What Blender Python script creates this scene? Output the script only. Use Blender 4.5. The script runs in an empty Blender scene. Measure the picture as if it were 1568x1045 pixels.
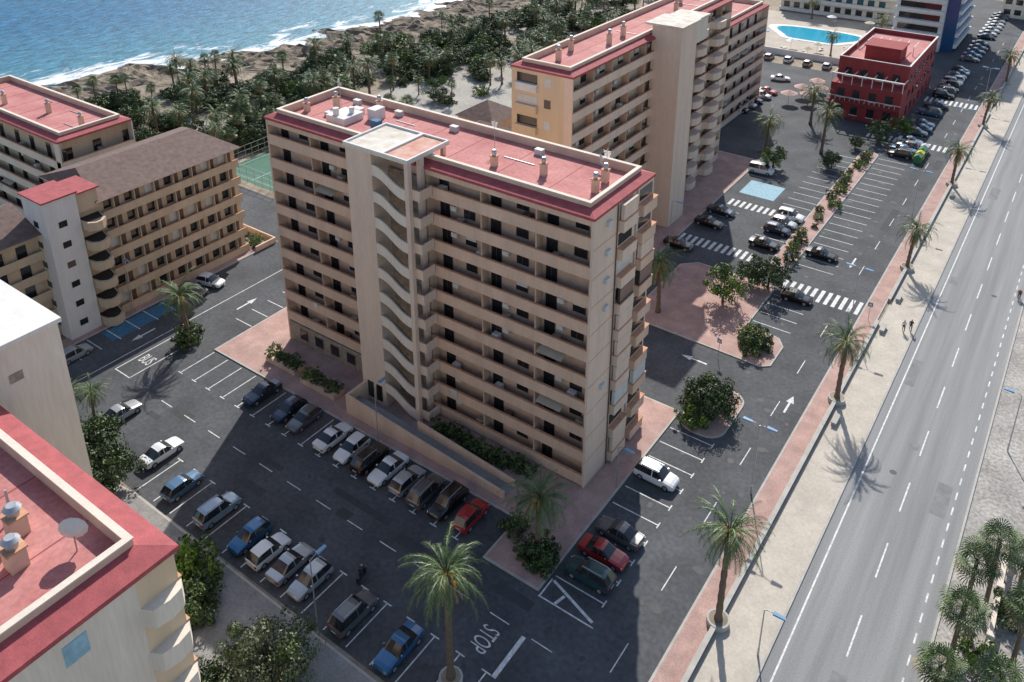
import bpy, bmesh, math, random
from mathutils import Vector, Matrix, noise
R=random.Random(7)
S=bpy.context.scene
COL=S.collection
# ------------------------------------------------------------------ materials
MATS={}
def mat(name,col,rough=.8,var=.15,scale=1.5,metal=0,bump=0,bscale=None,col2=None,streak=False,coat=0,spec=.5,fine=0,island=0,sc=None):
    if name in MATS: return MATS[name]
    m=bpy.data.materials.new(name);m.use_nodes=True;nt=m.node_tree;n=nt.nodes;l=nt.links
    b=n['Principled BSDF'];b.inputs['Roughness'].default_value=rough;b.inputs['Metallic'].default_value=metal
    b.inputs['Coat Weight'].default_value=coat;b.inputs['Specular IOR Level'].default_value=spec
    c=(*col,1)
    if var>0 or col2:
        g=n.new('ShaderNodeNewGeometry');mp=n.new('ShaderNodeMapping');l.new(g.outputs['Position'],mp.inputs[0])
        if streak: mp.inputs['Scale'].default_value=(1,1,.12)
        if sc: mp.inputs['Scale'].default_value=sc
        t=n.new('ShaderNodeTexNoise');t.inputs['Scale'].default_value=scale;t.inputs['Detail'].default_value=8;t.inputs['Roughness'].default_value=.62
        l.new(mp.outputs[0],t.inputs['Vector'])
        r=n.new('ShaderNodeValToRGB');r.color_ramp.elements[0].position=.3;r.color_ramp.elements[1].position=.7
        c2=col2 if col2 else tuple(min(1,x*(1+var)) for x in col);c1=col if col2 else tuple(x*(1-var) for x in col)
        r.color_ramp.elements[0].color=(*c1,1);r.color_ramp.elements[1].color=(*c2,1)
        l.new(t.outputs[0],r.inputs[0]);out=r.outputs[0]
        if fine:
            t2=n.new('ShaderNodeTexNoise');t2.inputs['Scale'].default_value=scale*14;t2.inputs['Detail'].default_value=4
            l.new(g.outputs['Position'] if sc else mp.outputs[0],t2.inputs['Vector'])
            mr=n.new('ShaderNodeMapRange');mr.inputs[1].default_value=.3;mr.inputs[2].default_value=.7;mr.inputs[3].default_value=1-fine;mr.inputs[4].default_value=1+fine
            l.new(t2.outputs[0],mr.inputs[0])
            mx=n.new('ShaderNodeVectorMath');mx.operation='SCALE';l.new(out,mx.inputs[0]);l.new(mr.outputs[0],mx.inputs[3]);out=mx.outputs[0]
        if island:
            mr=n.new('ShaderNodeMapRange');mr.inputs[3].default_value=1-island;mr.inputs[4].default_value=1+island
            l.new(g.outputs['Random Per Island'],mr.inputs[0])
            mx=n.new('ShaderNodeVectorMath');mx.operation='SCALE';l.new(out,mx.inputs[0]);l.new(mr.outputs[0],mx.inputs[3]);out=mx.outputs[0]
        l.new(out,b.inputs['Base Color'])
        if bump:
            t3=n.new('ShaderNodeTexNoise');t3.inputs['Scale'].default_value=bscale or scale*6;t3.inputs['Detail'].default_value=6
            l.new(g.outputs['Position'],t3.inputs['Vector'])
            bp=n.new('ShaderNodeBump');bp.inputs['Strength'].default_value=bump;bp.inputs['Distance'].default_value=.1
            l.new(t3.outputs[0],bp.inputs['Height']);l.new(bp.outputs[0],b.inputs['Normal'])
    else: b.inputs['Base Color'].default_value=c
    MATS[name]=m;return m
ASPH=mat('asphalt_lot',(.075,.079,.085),.9,.36,.16,fine=.22)
ROADM=mat('asphalt_road',(.25,.252,.25),.9,.22,.5,fine=.12,sc=(1.6,.05,1))
PATCH=mat('asphalt_patch',(.056,.058,.061),.9,.2,1)
PAINT=mat('road_paint',(.64,.64,.62),.8,.35,2.5)
PINK=mat('pink_paving',(.43,.28,.24),.9,.22,.5,fine=.18)
PROM=mat('promenade_paving',(.50,.45,.375),.9,.14,.3,fine=.1)
CONC=mat('concrete_paving',(.27,.26,.245),.9,.25,.4,fine=.16)
KERB=mat('kerb_stone',(.44,.42,.38),.9,.15,1)
SAND=mat('sandy_ground',(.37,.31,.235),.95,0,.07,col2=(.20,.165,.12),fine=.25,bump=.3,bscale=1.2)
GRAVEL=mat('gravel_verge',(.25,.235,.215),.95,0,.22,col2=(.45,.42,.38),fine=.35)
TAN=mat('tan_render',(.69,.49,.36),.9,.11,.5,streak=True,fine=.06)
TAN2=mat('tan_render_pale',(.73,.565,.445),.9,.09,.5,streak=True,fine=.06)
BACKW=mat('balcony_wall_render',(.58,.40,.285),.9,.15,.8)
CREAM=mat('cream_render',(.73,.645,.54),.9,.1,.4,streak=True,fine=.06)
RIM=mat('terracotta_coping',(.60,.32,.19),.85,.2,2)
ROOFR=mat('red_roof_membrane',(.42,.14,.13),.85,0,.3,col2=(.56,.25,.225),fine=.14)
EAVE=mat('red_eave_tiles',(.37,.08,.085),.8,.22,1.2,fine=.18)
PARA=mat('parapet_cream',(.66,.49,.37),.9,.14,.6)
WHITE=mat('white_render',(.72,.70,.66),.85,.09,.4,streak=True,fine=.04)
WHITED=mat('white_slab_stained',(.76,.73,.66),.85,0,.7,col2=(.50,.42,.33),fine=.1)
YEL=mat('yellow_render',(.68,.525,.35),.9,.1,.5,streak=True)
YEL2=mat('hotel_render',(.56,.44,.305),.9,.12,.5,streak=True,fine=.06)
STONE_VOID=mat('stone_and_void_shade',(.33,.27,.21),.9,.35,2.5)  # stone parts, also the painted shade behind the open stairs
GLASS=mat('window_glass',(.02,.022,.025),.08,0,1,spec=.8)
SHUT=mat('shutter_white',(.6,.6,.57),.6,.1,2)
FRAME=mat('window_frame',(.12,.08,.06),.6,.1,2)
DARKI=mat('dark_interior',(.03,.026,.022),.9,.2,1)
METAL=mat('galvanised_metal',(.45,.46,.47),.45,.1,2,metal=.6)
BROWNT=mat('brown_tile_roof',(.16,.105,.09),.85,.3,1.5,fine=.25)
REDW=mat('red_facade',(.30,.045,.045),.85,.15,.6,streak=True)
BARK=mat('palm_bark',(.17,.12,.085),.95,.35,6,bump=.6,bscale=12)
FROND=mat('palm_frond',(.095,.145,.048),.5,.25,1,island=.55)
FROND2=mat('palm_frond_dry',(.36,.26,.12),.8,.2,1,island=.3)
LEAF=mat('leaf_green',(.085,.13,.034),.6,.35,.8,island=.6)
LEAF2=mat('leaf_dark',(.055,.086,.032),.6,.35,.8,island=.55)
LEAF3=mat('leaf_bright',(.15,.24,.03),.55,.25,.8,island=.45)
TRUNK=mat('tree_bark',(.11,.08,.06),.95,.3,5)
POOLW=mat('pool_water',(.03,.38,.55),.1,.08,1)
BLUEG=mat('blue_glass',(.03,.10,.22),.15,.1,.5)
BLUEP=mat('blue_paint',(.05,.17,.27),.8,.25,2)
LBLUE=mat('pale_blue_paint',(.27,.45,.54),.8,.2,2)
COURT=mat('court_green',(.07,.17,.12),.9,.1,.5)
RUB=mat('tyre_rubber',(.02,.02,.02),.9,.1,3)
GLAM=mat('lamp_glass',(.16,.32,.5),.25,0,1)
# ------------------------------------------------------------------ mesh builder
class MB:
    def __init__(s,T=None): s.v=[];s.f=[];s.m=[];s.mats=[];s.T=T;s.sm=[]
    def mi(s,m):
        if m not in s.mats: s.mats.append(m)
        return s.mats.index(m)
    def raw(s,vs,fs,m,smooth=False):
        o=len(s.v)
        for p in vs: s.v.append(s.T(*p) if s.T else tuple(p))
        k=s.mi(m)
        for f in fs: s.f.append([o+i for i in f]);s.m.append(k);s.sm.append(smooth)
    def box(s,x0,y0,z0,x1,y1,z1,m):
        s.raw([(x0,y0,z0),(x1,y0,z0),(x1,y1,z0),(x0,y1,z0),(x0,y0,z1),(x1,y0,z1),(x1,y1,z1),(x0,y1,z1)],
          [(0,3,2,1),(4,5,6,7),(0,1,5,4),(1,2,6,5),(2,3,7,6),(3,0,4,7)],m)
    def hexa(s,p,m): s.raw(p,[(0,3,2,1),(4,5,6,7),(0,1,5,4),(1,2,6,5),(2,3,7,6),(3,0,4,7)],m)
    def prism(s,pts,z0,z1,m,mside=None):
        n=len(pts);s.raw([(x,y,z1) for x,y in pts],[tuple(range(n))],m)
        s.raw([(x,y,z0) for x,y in pts]+[(x,y,z1) for x,y in pts],[(i,(i+1)%n,n+(i+1)%n,n+i) for i in range(n)],mside or m)
    def cyl(s,x,y,z0,z1,r0,r1,m,n=10,x1=None,y1=None,cap=True):
        x1=x if x1 is None else x1;y1=y if y1 is None else y1
        vs=[(x+r0*math.cos(2*math.pi*i/n),y+r0*math.sin(2*math.pi*i/n),z0) for i in range(n)]+[(x1+r1*math.cos(2*math.pi*i/n),y1+r1*math.sin(2*math.pi*i/n),z1) for i in range(n)]
        fs=[(i,(i+1)%n,n+(i+1)%n,n+i) for i in range(n)]
        s.raw(vs,fs,m,True)
        if cap: s.raw(vs[n:],[tuple(range(n))],m)
    def tube(s,pts,rs,m,n=6):
        vs=[];fs=[]
        for i,p in enumerate(pts):
            p=Vector(p);d=(Vector(pts[min(i+1,len(pts)-1)])-Vector(pts[max(i-1,0)])).normalized()
            a=d.cross(Vector((.3,.9,.1))).normalized();b=d.cross(a)
            for j in range(n):
                t=2*math.pi*j/n;vs.append(tuple(p+(a*math.cos(t)+b*math.sin(t))*rs[i]))
        for i in range(len(pts)-1):
            for j in range(n): fs.append((i*n+j,i*n+(j+1)%n,(i+1)*n+(j+1)%n,(i+1)*n+j))
        fs.append(tuple(range(n))[::-1]);fs.append(tuple(range((len(pts)-1)*n,len(pts)*n)))
        s.raw(vs,fs,m,True)
    def add(b,q):
        n=len(b.v);b.v+=q.v
        for fa,mi_,sm in zip(q.f,q.m,q.sm): b.f.append([i+n for i in fa]);b.m.append(b.mi(q.mats[mi_]));b.sm.append(sm)
    def mesh(s,name):
        me=bpy.data.meshes.new(name);me.from_pydata(s.v,[],s.f)
        for m in s.mats: me.materials.append(m)
        me.polygons.foreach_set('material_index',s.m);me.polygons.foreach_set('use_smooth',s.sm);me.update()
        return me
    def build(s,name,loc=(0,0,0),rz=0,sc=1,recalc=True):
        me=s.mesh(name)
        if recalc:
            bm=bmesh.new();bm.from_mesh(me);bmesh.ops.recalc_face_normals(bm,faces=bm.faces);bm.to_mesh(me);bm.free()
        return inst(me,name,loc,rz,sc)
def inst(me,name,loc=(0,0,0),rz=0,sc=1):
    o=bpy.data.objects.new(name,me);o.location=loc;o.rotation_euler=(0,0,rz)
    o.scale=sc if isinstance(sc,(tuple,list)) else (sc,sc,sc);COL.objects.link(o);return o
def sheet(name,rects,z,m):
    b=MB()
    for r in rects:
        if len(r)==4 and not isinstance(r[0],tuple):
            x0,y0,x1,y1=r;b.raw([(x0,y0,z),(x1,y0,z),(x1,y1,z),(x0,y1,z)],[(0,1,2,3)],m)
        else: b.raw([(x,y,z) for x,y in r],[tuple(range(len(r)))],m)
    return b.build(name,recalc=False)
def raised(name,pts,m,h=.12):
    if len(pts)==4 and not isinstance(pts[0],tuple):
        x0,y0,x1,y1=pts;pts=[(x0,y0),(x1,y0),(x1,y1),(x0,y1)]
    b=MB();b.prism(pts,-.05,h,KERB)
    n=len(pts);ins=[]
    area=sum(pts[i][0]*pts[(i+1)%n][1]-pts[(i+1)%n][0]*pts[i][1] for i in range(n));sg=1 if area>0 else -1
    for i in range(n):
        p0=Vector(pts[i-1]);p=Vector(pts[i]);p1=Vector(pts[(i+1)%n])
        d0=(p-p0).normalized();d1=(p1-p).normalized();n0=Vector((-d0.y,d0.x))*sg;n1=Vector((-d1.y,d1.x))*sg
        bi=(n0+n1).normalized();k=.2/max(.4,bi.dot(n0));q=p+bi*k;ins.append((q.x,q.y))
    b.raw([(x,y,h+.004) for x,y in ins],[tuple(range(n))],m)
    return b.build(name,recalc=False)
def rounded(x0,y0,x1,y1,r,n=5):
    o=[]
    for cx,cy,a in ((x1-r,y0+r,-90),(x1-r,y1-r,0),(x0+r,y1-r,90),(x0+r,y0+r,180)):
        for i in range(n+1):
            t=math.radians(a+90*i/n);o.append((cx+r*math.cos(t),cy+r*math.sin(t)))
    return o
# ------------------------------------------------------------------ sea and shore
shore=[(-260,-500),(-215,-200),(-190,-60),(-172,0),(-166,24),(-164,46),(-159,62),(-150,83),(-143,105),(-140,124),(-140,155),(-146,200),(-150,260),(-175,330),(-200,450),(-260,900)]
def shx(y):
    for (x0,y0),(x1,y1) in zip(shore,shore[1:]):
        if y0<=y<=y1: return x0+(x1-x0)*(y-y0)/(y1-y0)
    return -260
def coast():
    b=MB();ys=[-100+1.3*i for i in range(320)];N=36
    vs=[];fs=[]
    for y in ys:
        sx=shx(y)+9*(noise.noise((y*.05,3,0)))+7*noise.noise((y*.17,9,0))
        for j in range(N):
            t=j/(N-1);x=sx-12+t*(40)
            h=-2.2+min(1,(t*1.9))*2.2
            a=max(0,math.sin(math.pi*min(1,t*1.15)))
            rid=1-abs(noise.noise((x*.16,y*.12,0)))*2.2
            h+=a*(1.2*max(0,rid)-.6+1.1*noise.noise((x*.45,y*.4,5))+.8*noise.noise((x*1.1,y*1.1,5)))
            if t>.85: h=min(h,.02)-.06*(t-.85)/.15
            vs.append((x,y,h))
    for i in range(len(ys)-1):
        for j in range(N-1): fs.append((i*N+j,i*N+j+1,(i+1)*N+j+1,(i+1)*N+j))
    m=mat('shore_rock',(.065,.047,.034),.95,0,.22,col2=(.34,.275,.20),fine=.5,bump=1,bscale=1.5)
    b.raw(vs,fs,m);b.build('rocky_shore',recalc=False)
coast()
def sea():
    b=MB();ys=[-3000,-1000,-300,-100]+[-96+4*i for i in range(105)]+[400,900,4000]
    ds=[-14,-8,-4,-1,2,5,8,12,16,22,30,40,60,100,200,600,3000]
    vs=[];fs=[];dd=[]
    for y in ys:
        for d in ds: vs.append((shx(y)-d,y,-1.55));dd.append(d)
    n=len(ds)
    for i in range(len(ys)-1):
        for j in range(n-1): fs.append((i*n+j,(i+1)*n+j,(i+1)*n+j+1,i*n+j+1))
    m=bpy.data.materials.new('sea_water');m.use_nodes=True;nt=m.node_tree;N=nt.nodes;l=nt.links;p=N['Principled BSDF']
    at=N.new('ShaderNodeAttribute');at.attribute_name='shore_dist'
    g=N.new('ShaderNodeNewGeometry')
    mp=N.new('ShaderNodeMapping');mp.inputs['Scale'].default_value=(.16,.07,1);l.new(g.outputs[0],mp.inputs[0])
    t=N.new('ShaderNodeTexNoise');t.inputs['Scale'].default_value=1;t.inputs['Detail'].default_value=9;t.inputs['Roughness'].default_value=.7;t.inputs['Distortion'].default_value=.6;l.new(mp.outputs[0],t.inputs[0])
    mr=N.new('ShaderNodeMapRange');mr.inputs[1].default_value=2;mr.inputs[2].default_value=34;mr.inputs[3].default_value=.36;mr.inputs[4].default_value=.72;l.new(at.outputs['Fac'],mr.inputs[0])
    su=N.new('ShaderNodeMath');su.operation='SUBTRACT';l.new(t.outputs[0],su.inputs[0]);l.new(mr.outputs[0],su.inputs[1])
    m2=N.new('ShaderNodeMapRange');m2.inputs[1].default_value=0;m2.inputs[2].default_value=.09;l.new(su.outputs[0],m2.inputs[0])
    r=N.new('ShaderNodeMapRange');r.inputs[1].default_value=0;r.inputs[2].default_value=70;l.new(at.outputs['Fac'],r.inputs[0])
    c=N.new('ShaderNodeMix');c.data_type='RGBA';c.inputs[6].default_value=(.055,.21,.28,1);c.inputs[7].default_value=(.012,.12,.235,1);l.new(r.outputs[0],c.inputs[0])
    mp2=N.new('ShaderNodeMapping');mp2.inputs['Scale'].default_value=(1,.35,1);mp2.inputs['Rotation'].default_value=(0,0,.35);l.new(g.outputs[0],mp2.inputs[0])
    w=N.new('ShaderNodeTexNoise');w.inputs['Scale'].default_value=.6;w.inputs['Detail'].default_value=8;w.inputs['Roughness'].default_value=.68;l.new(mp2.outputs[0],w.inputs[0])
    wr=N.new('ShaderNodeMapRange');wr.inputs[1].default_value=.35;wr.inputs[2].default_value=.68;wr.inputs[3].default_value=.55;wr.inputs[4].default_value=1.7;l.new(w.outputs[0],wr.inputs[0])
    vm=N.new('ShaderNodeVectorMath');vm.operation='SCALE';l.new(c.outputs[2],vm.inputs[0]);l.new(wr.outputs[0],vm.inputs[3])
    c2=N.new('ShaderNodeMix');c2.data_type='RGBA';c2.inputs[7].default_value=(.78,.8,.8,1);l.new(m2.outputs[0],c2.inputs[0]);l.new(vm.outputs[0],c2.inputs[6]);l.new(c2.outputs[2],p.inputs['Base Color'])
    p.inputs['Roughness'].default_value=.5;p.inputs['Specular IOR Level'].default_value=.2
    bp=N.new('ShaderNodeBump');bp.inputs['Strength'].default_value=1;bp.inputs['Distance'].default_value=.7;l.new(w.outputs[0],bp.inputs['Height']);l.new(bp.outputs[0],p.inputs['Normal'])
    b.raw(vs,fs,m,True);o=b.build('sea',recalc=False)
    a=o.data.attributes.new('shore_dist','FLOAT','POINT');a.data.foreach_set('value',dd)
sea()
gb=MB();ysl=[-3000,-1000,-300,-100]+[-90+10*i for i in range(43)]+[420,900,4000]
for y0,y1 in zip(ysl,ysl[1:]):
    gb.raw([(shx(y0)+15,y0,-.008),(3500,y0,-.008),(3500,y1,-.008),(shx(y1)+15,y1,-.008)],[(0,1,2,3)],SAND)
gb.build('ground',recalc=False)
# ------------------------------------------------------------------ roads
sheet('parking_lot_asphalt',[(-64,-25.7,13.8,16),(-64,-160,-50,-25.7),(-110,16,13.8,25.2),(-50,25.2,-15,30),(-15,25.2,13.8,260),(-50,86,-15,150),(-64,25.2,-50,52)],.002,ASPH)
sheet('side_road_asphalt',[(8,-200,13.8,-25.7)],.002,ASPH)
sheet('road',[(20.6,-300,30.9,500)],.002,ROADM)
sheet('gravel_verge',[(30.9,-300,60,500)],.002,GRAVEL)
PALE=mat('pale_paving',(.36,.34,.30),.9,.2,.12,fine=.15)
sheet('coastal_path',[[(-100,60),(-96,52),(-72,52),(-56,86),(-56,150),(-88,150),(-98,110)]],.002,PALE)
sheet('park_path',[[(-126,40),(-122,36),(-60,48),(-62,52)],[(-118,60),(-114,60),(-102,150),(-106,150)],(-80,152,-64,240)],.006,PALE)
pb=MB();used=[]
def free(x0,y0,x1,y1):
    for a in used:
        if x0<a[2] and x1>a[0] and y0<a[3] and y1>a[1]: return False
    used.append((x0,y0,x1,y1));return True
for x,y in ((24,20),(27.5,62),(-20,-16),(-30,-18),(10,12),(9.5,70),(-3,-15)):
    free(x-.4,y-.4,x+.4,y+.4)
    pb.raw([(x+.35*math.cos(t),y+.35*math.sin(t),.0055) for t in [k*math.pi/8 for k in range(16)]],[tuple(range(16))],mat('manhole_iron',(.07,.06,.055),.7,.2,4))
for i in range(30):
    x,y=R.choice([(R.uniform(21,29),R.uniform(-40,140)),(R.uniform(-48,4),R.uniform(-20,-13)),(R.uniform(8,12),R.uniform(-10,120))])
    w,d=R.uniform(.5,1.4),R.uniform(1,9)
    if x<6: w,d=d,w
    if not free(x,y,x+w,y+d): continue
    m=PATCH if x<15 else mat('road_patch',(.205,.205,.205),.9,.2,1)
    pb.raw([(x,y,.0055),(x+w,y,.0055),(x+w,y+d,.0055),(x,y+d,.0055)],[(0,1,2,3)],m)
OIL=mat('oil_stain',(.05,.051,.053),.7,.3,3)
for i in range(190):
    x,y=R.choice([(R.uniform(-36,3),R.uniform(-24.5,-21)),(R.uniform(-46,-5),R.uniform(-11,-8)),(R.uniform(3,7),R.uniform(-8,110)),(R.uniform(-48,12),R.uniform(-20,-12)),(R.uniform(8.5,13),R.uniform(-20,120))])
    r0=R.uniform(.1,.5);el_=R.uniform(.5,1.6);q=r0*max(1,el_)*1.3
    if not free(x-q,y-q,x+q,y+q): continue
    pb.raw([(x+r0*el_*math.cos(t)*R.uniform(.6,1.3),y+r0*math.sin(t)*R.uniform(.6,1.3),.0055) for t in [k*math.pi/5 for k in range(10)]],[tuple(range(10))],OIL)
pb.build('road_patches',recalc=False)
raised('building_forecourt',[(-49,-6.9),(-3.6,-6.9),(-3.6,-12.2),(2.4,-12.2),(2.6,15.9),(-49,15.9)],PINK)
raised('hotel_pavement',(-36,26,-14.8,88),PINK)
raised('plaza_paving',[(-11,29)]+[(7,28.6),(8,29.5),(8,34),(7,35.5),(2.6,36.5),(2.6,47),(-9,47),(-11,45)],PINK)
raised('planted_strip',rounded(-.6,52.5,2.6,104,1.2),PINK)
raised('shrub_island',rounded(2.9,13.6,8,22.6,2),PINK)
raised('seafront_strip',(13.8,-200,16,300),PINK)
raised('promenade',(16.35,-200,20.6,300),PROM)
raised('west_pavement',(-66,-160,-64,15.5),PINK)
raised('south_pavement',[(-49,-60),(8,-60),(8,-26.2),(-36,-25.8),(-44,-27)],CONC)
wl=MB()
for a,b2 in ((-200,46),(52,140),(146,300)):
    wl.box(16.02,a,.0,16.33,b2,.55,mat('wall_stone',(.38,.28,.23),.9,.25,1.5,fine=.2));wl.box(15.97,a,.553,16.38,b2,.62,KERB)
wl.build('low_wall')
kb=MB();kb.box(30.9,-300,-.05,31.1,500,.12,KERB);kb.build('road_kerb')
# markings
mk=MB();Z=.0095
def ln(x0,y0,x1,y1,w=.12,m=PAINT,z=Z):
    d=Vector((x1-x0,y1-y0));d.normalize();nx,ny=-d.y*w/2,d.x*w/2
    mk.raw([(x0+nx,y0+ny,z),(x0-nx,y0-ny,z),(x1-nx,y1-ny,z),(x1+nx,y1+ny,z)],[(0,1,2,3)],m)
ln(21.5,-300,21.5,500,.15)
y=-300
while y<480:
    ln(25.7,y,25.7,y+4.5,.14);y+=9
y=-300
while y<480:
    ln(29.8,y,29.8,y+1.1,.14);y+=2.3
for i in range(25):
    x=-36.2+i*2.62
    if -36.5<x<4: ln(x,-25.4,x,-20.62);ln(x-.45,-20.55,x+.45,-20.55)
for i in range(17):
    x=-48.6+i*2.6
    if x<-4: ln(x,-7.2,x,-11.88);ln(x-.4,-11.95,x+.4,-11.95)
for i in range(13):
    x=-46+i*4.2;ln(x,-16.2,x+2,-16.2,.1)
for i in range(11):
    yy=-10+i*2.55;ln(2.8,yy,7.58,yy);ln(7.65,yy-.4,7.65,yy+.4)
for i in range(4):
    yy=37.5+i*2.55;ln(2.8,yy,7.7,yy)
for i in range(32):
    yy=55+i*2.6
    if not(111.5<yy<115.5 or yy>136): ln(2.9,yy,8,yy)
    if 55<yy<100: ln(-5.4,yy,-.8,yy)
    if 58<yy<66.5 or 80<yy<88: ln(-14.6,yy,-10,yy)
for i in range(10):
    yy=-20+i*2.6
    if yy+19<14: ln(-52.4,yy+19,-49.3,yy+19)
    ln(-63.8,yy,-60.4,yy,z=Z+.004)
ln(-57,-160,-57,15,.12)
for i in range(30):
    yy=-60+i*9
    if yy<230 and not(44<yy<51 or 109<yy<116 or 138<yy<146): ln(11,yy,11,yy+3,.1)
def zebra(x0,x1,y,h=2.6,st=.5):
    x=x0
    while x<x1: mk.raw([(x,y,Z),(x+st,y,Z),(x+st,y+h,Z),(x,y+h,Z)],[(0,1,2,3)],PAINT);x+=2*st
zebra(8,13.6,46.6,3.4);zebra(3,7.9,47.6,2.4);zebra(-14.6,-3,51.6,2.6);zebra(-13,-3,67.6,2.4);zebra(3,13.6,141,3.6);zebra(-2,13,112,3)
zebra(-64,-51,16.5,3)
mk.raw([(-13,73,Z),(-7,73,Z),(-7,79,Z),(-13,79,Z)],[(0,1,2,3)],LBLUE)
mk.raw([(-63.6,-13,Z),(-60.8,-13,Z),(-60.8,-4,Z),(-63.6,-4,Z)],[(0,1,2,3)],BLUEP)
ln(-55.5,-15.9,-55.5,-8.1);ln(-52.6,-15.9,-52.6,-8.1);ln(-55.56,-16,-52.54,-16);ln(-55.56,-8,-52.54,-8)
ln(3.8,-20.6,3.8,-16.4,.4)
ln(2.6,-12.5,8,-12.5,.14);ln(2.9,-10.5,7.7,-12.1,.26);ln(2.72,-10.4,2.72,-12.4,.14);ln(4.5,-11.3,4.2,-12.4,.26)
def arrow(x,y,a):
    c,s_=math.cos(a),math.sin(a)
    P=[(-.12,-1.6),(.12,-1.6),(.12,.4),(.45,.4),(0,1.7),(-.45,.4),(-.12,.4)]
    mk.raw([(x+px*c-py*s_,y+px*s_+py*c,Z) for px,py in P],[tuple(range(7))],PAINT)
arrow(0,25.5,math.pi/2);arrow(12,24,0);arrow(9.4,60,math.pi);arrow(-54,2,0);arrow(-59,-10,math.pi)
mk.build('road_markings',recalc=False)
def rtext(t,x,y,rz,sx,sy):
    cu=bpy.data.curves.new('road_text','FONT');cu.body=t;cu.size=1;cu.align_x='CENTER'
    o=bpy.data.objects.new('tmp',cu);COL.objects.link(o);bpy.context.view_layer.update()
    me=bpy.data.meshes.new_from_object(o);bpy.data.objects.remove(o);me.materials.clear();me.materials.append(PAINT)
    inst(me,'road_lettering',(x,y,Z),rz,(sx,sy,1))
rtext('STOP',.5,-18.4,-math.pi/2,1.0,2.3)
rtext('BUS',-54,-13.5,0,1.1,2.2)
# ------------------------------------------------------------------ buildings
def window(b,u0,u1,z0,z1,v,kind):
    b.box(u0-.05,v-.05,z0-.05,u1+.05,v-.004,z1+.05,FRAME)
    if kind==0: b.box(u0,v-.07,z0,u1,v-.052,z1,GLASS)
    elif kind==1:
        zm=z0+(z1-z0)*R.uniform(.25,.8);b.box(u0,v-.07,z0,u1,v-.052,zm,GLASS);b.box(u0,v-.085,zm,u1,v-.053,z1,SHUT)
    else:
        b.box(u0,v-.07,z0,(u0+u1)/2-.03,v-.052,z1,GLASS);b.box((u0+u1)/2+.03,v-.07,z0,u1,v-.052,z1,GLASS)
def facade(b,u0,u1,zf,pitch,floors,wall,band,rim=RIM,depth=1.25,unit=6.3):
    for k in floors:
        z=zf+k*pitch
        b.box(u0,0.0,z-.22,u1,.14,z+1.0,band)
        b.box(u0-.01,-.05,z+1.002,u1+.01,.19,z+1.08,rim)
        b.box(u0,.142,z-.16,u1,depth-.003,z,wall)
        b.box(u0,.142,z+.002,u1,depth-.003,z+.02,STONE_VOID)
        u=u0+.5
        while u<u1-1.2:
            w=min(unit,u1-u)
            wa=u+.3+R.uniform(0,.25)
            window(b,wa,wa+1.15,z+.03,z+2.35,depth,R.choice([0,0,0,2]))
            if w>4.5:
                window(b,wa+3.0,wa+4.3,z+1.0,z+2.15,depth,R.choice([0,1,1,2])) if R.random()<.6 else None
                b.box(u+w-.14,.143,z+.021,u+w,depth-.004,z+pitch-.223,wall)
            if R.random()<.35:
                q=u+R.uniform(.5,w-.9);b.box(q,.4,z+.021,q+.8,depth-.25,z+R.uniform(.8,1.3),R.choice([SHUT,STONE_VOID,FRAME,METAL]))
            if R.random()<.08 and w>2:
                q=u+R.uniform(.5,w-1.2);b.box(q,-.09,z+.35,q+R.uniform(.5,.9),-.055,z+1.1,R.choice([SHUT,LBLUE,WHITE,YEL,SHUT]))
            if R.random()<.06 and w>4:
                q=u+.4;b.raw([(q,depth-.1,z+2.5),(q+2.8,depth-.1,z+2.5),(q+2.8,-.35,z+1.9),(q,-.35,z+1.9)],[(0,1,2,3)],mat('awning_cloth',(.45,.38,.28),.9,.1,3))
            if R.random()<.25 and w>2.2: b.box(u+1.9,depth-.42,z+1.5,u+2.6,depth-.08,z+2.0,SHUT)
            u+=w
def roof(b,x0,y0,x1,y1,z,red=ROOFR,o=.12,i=1.0):
    A=[(x0-o,y0-o),(x1+o,y0-o),(x1+o,y1+o),(x0-o,y1+o)]
    B=[(x0+i,y0+i),(x1-i,y0+i),(x1-i,y1-i),(x0+i,y1-i)]
    vs=[(x,y,z-.15) for x,y in A]+[(x,y,z+.12) for x,y in A]+[(x,y,z+.5) for x,y in B]
    b.raw(vs,[(3,2,1,0)]+[(k,(k+1)%4,4+(k+1)%4,4+k) for k in range(4)]+[(4+k,4+(k+1)%4,8+(k+1)%4,8+k) for k in range(4)],EAVE)
    t=.28;h=z+.9
    for (a0,c0,a1,c1) in ((x0+i,y0+i,x1-i,y0+i+t),(x0+i,y1-i-t,x1-i,y1-i),(x0+i,y0+i+t,x0+i+t,y1-i-t),(x1-i-t,y0+i+t,x1-i,y1-i-t)):
        b.box(a0,c0,z+.0,a1,c1,h,PARA)
    i2=i-.05;t2=t+.1
    for (a0,c0,a1,c1) in ((x0+i2,y0+i2,x1-i2,y0+i2+t2),(x0+i2,y1-i2-t2,x1-i2,y1-i2),(x0+i2,y0+i2+t2,x0+i2+t2,y1-i2-t2),(x1-i2-t2,y0+i2+t2,x1-i2,y1-i2-t2)):
        b.box(a0,c0,h+.002,a1,c1,h+.08,CREAM)
    q=i+t
    b.raw([(x0+q,y0+q,z+.1),(x1-q,y0+q,z+.1),(x1-q,y1-q,z+.1),(x0+q,y1-q,z+.1)],[(0,1,2,3)],red)
    k=x0+q+3
    while k<x1-q: b.box(k,y0+q,z+.103,k+.06,y1-q,z+.12,EAVE);k+=R.uniform(4,6.5)
    for _ in range(3):
        xa=R.uniform(x0+3,x1-6);ya=R.uniform(y0+q+.5,y1-q-.5);b.box(xa,ya,z+.13,xa+R.uniform(2,4),ya+.08,z+.19,METAL)
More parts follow.
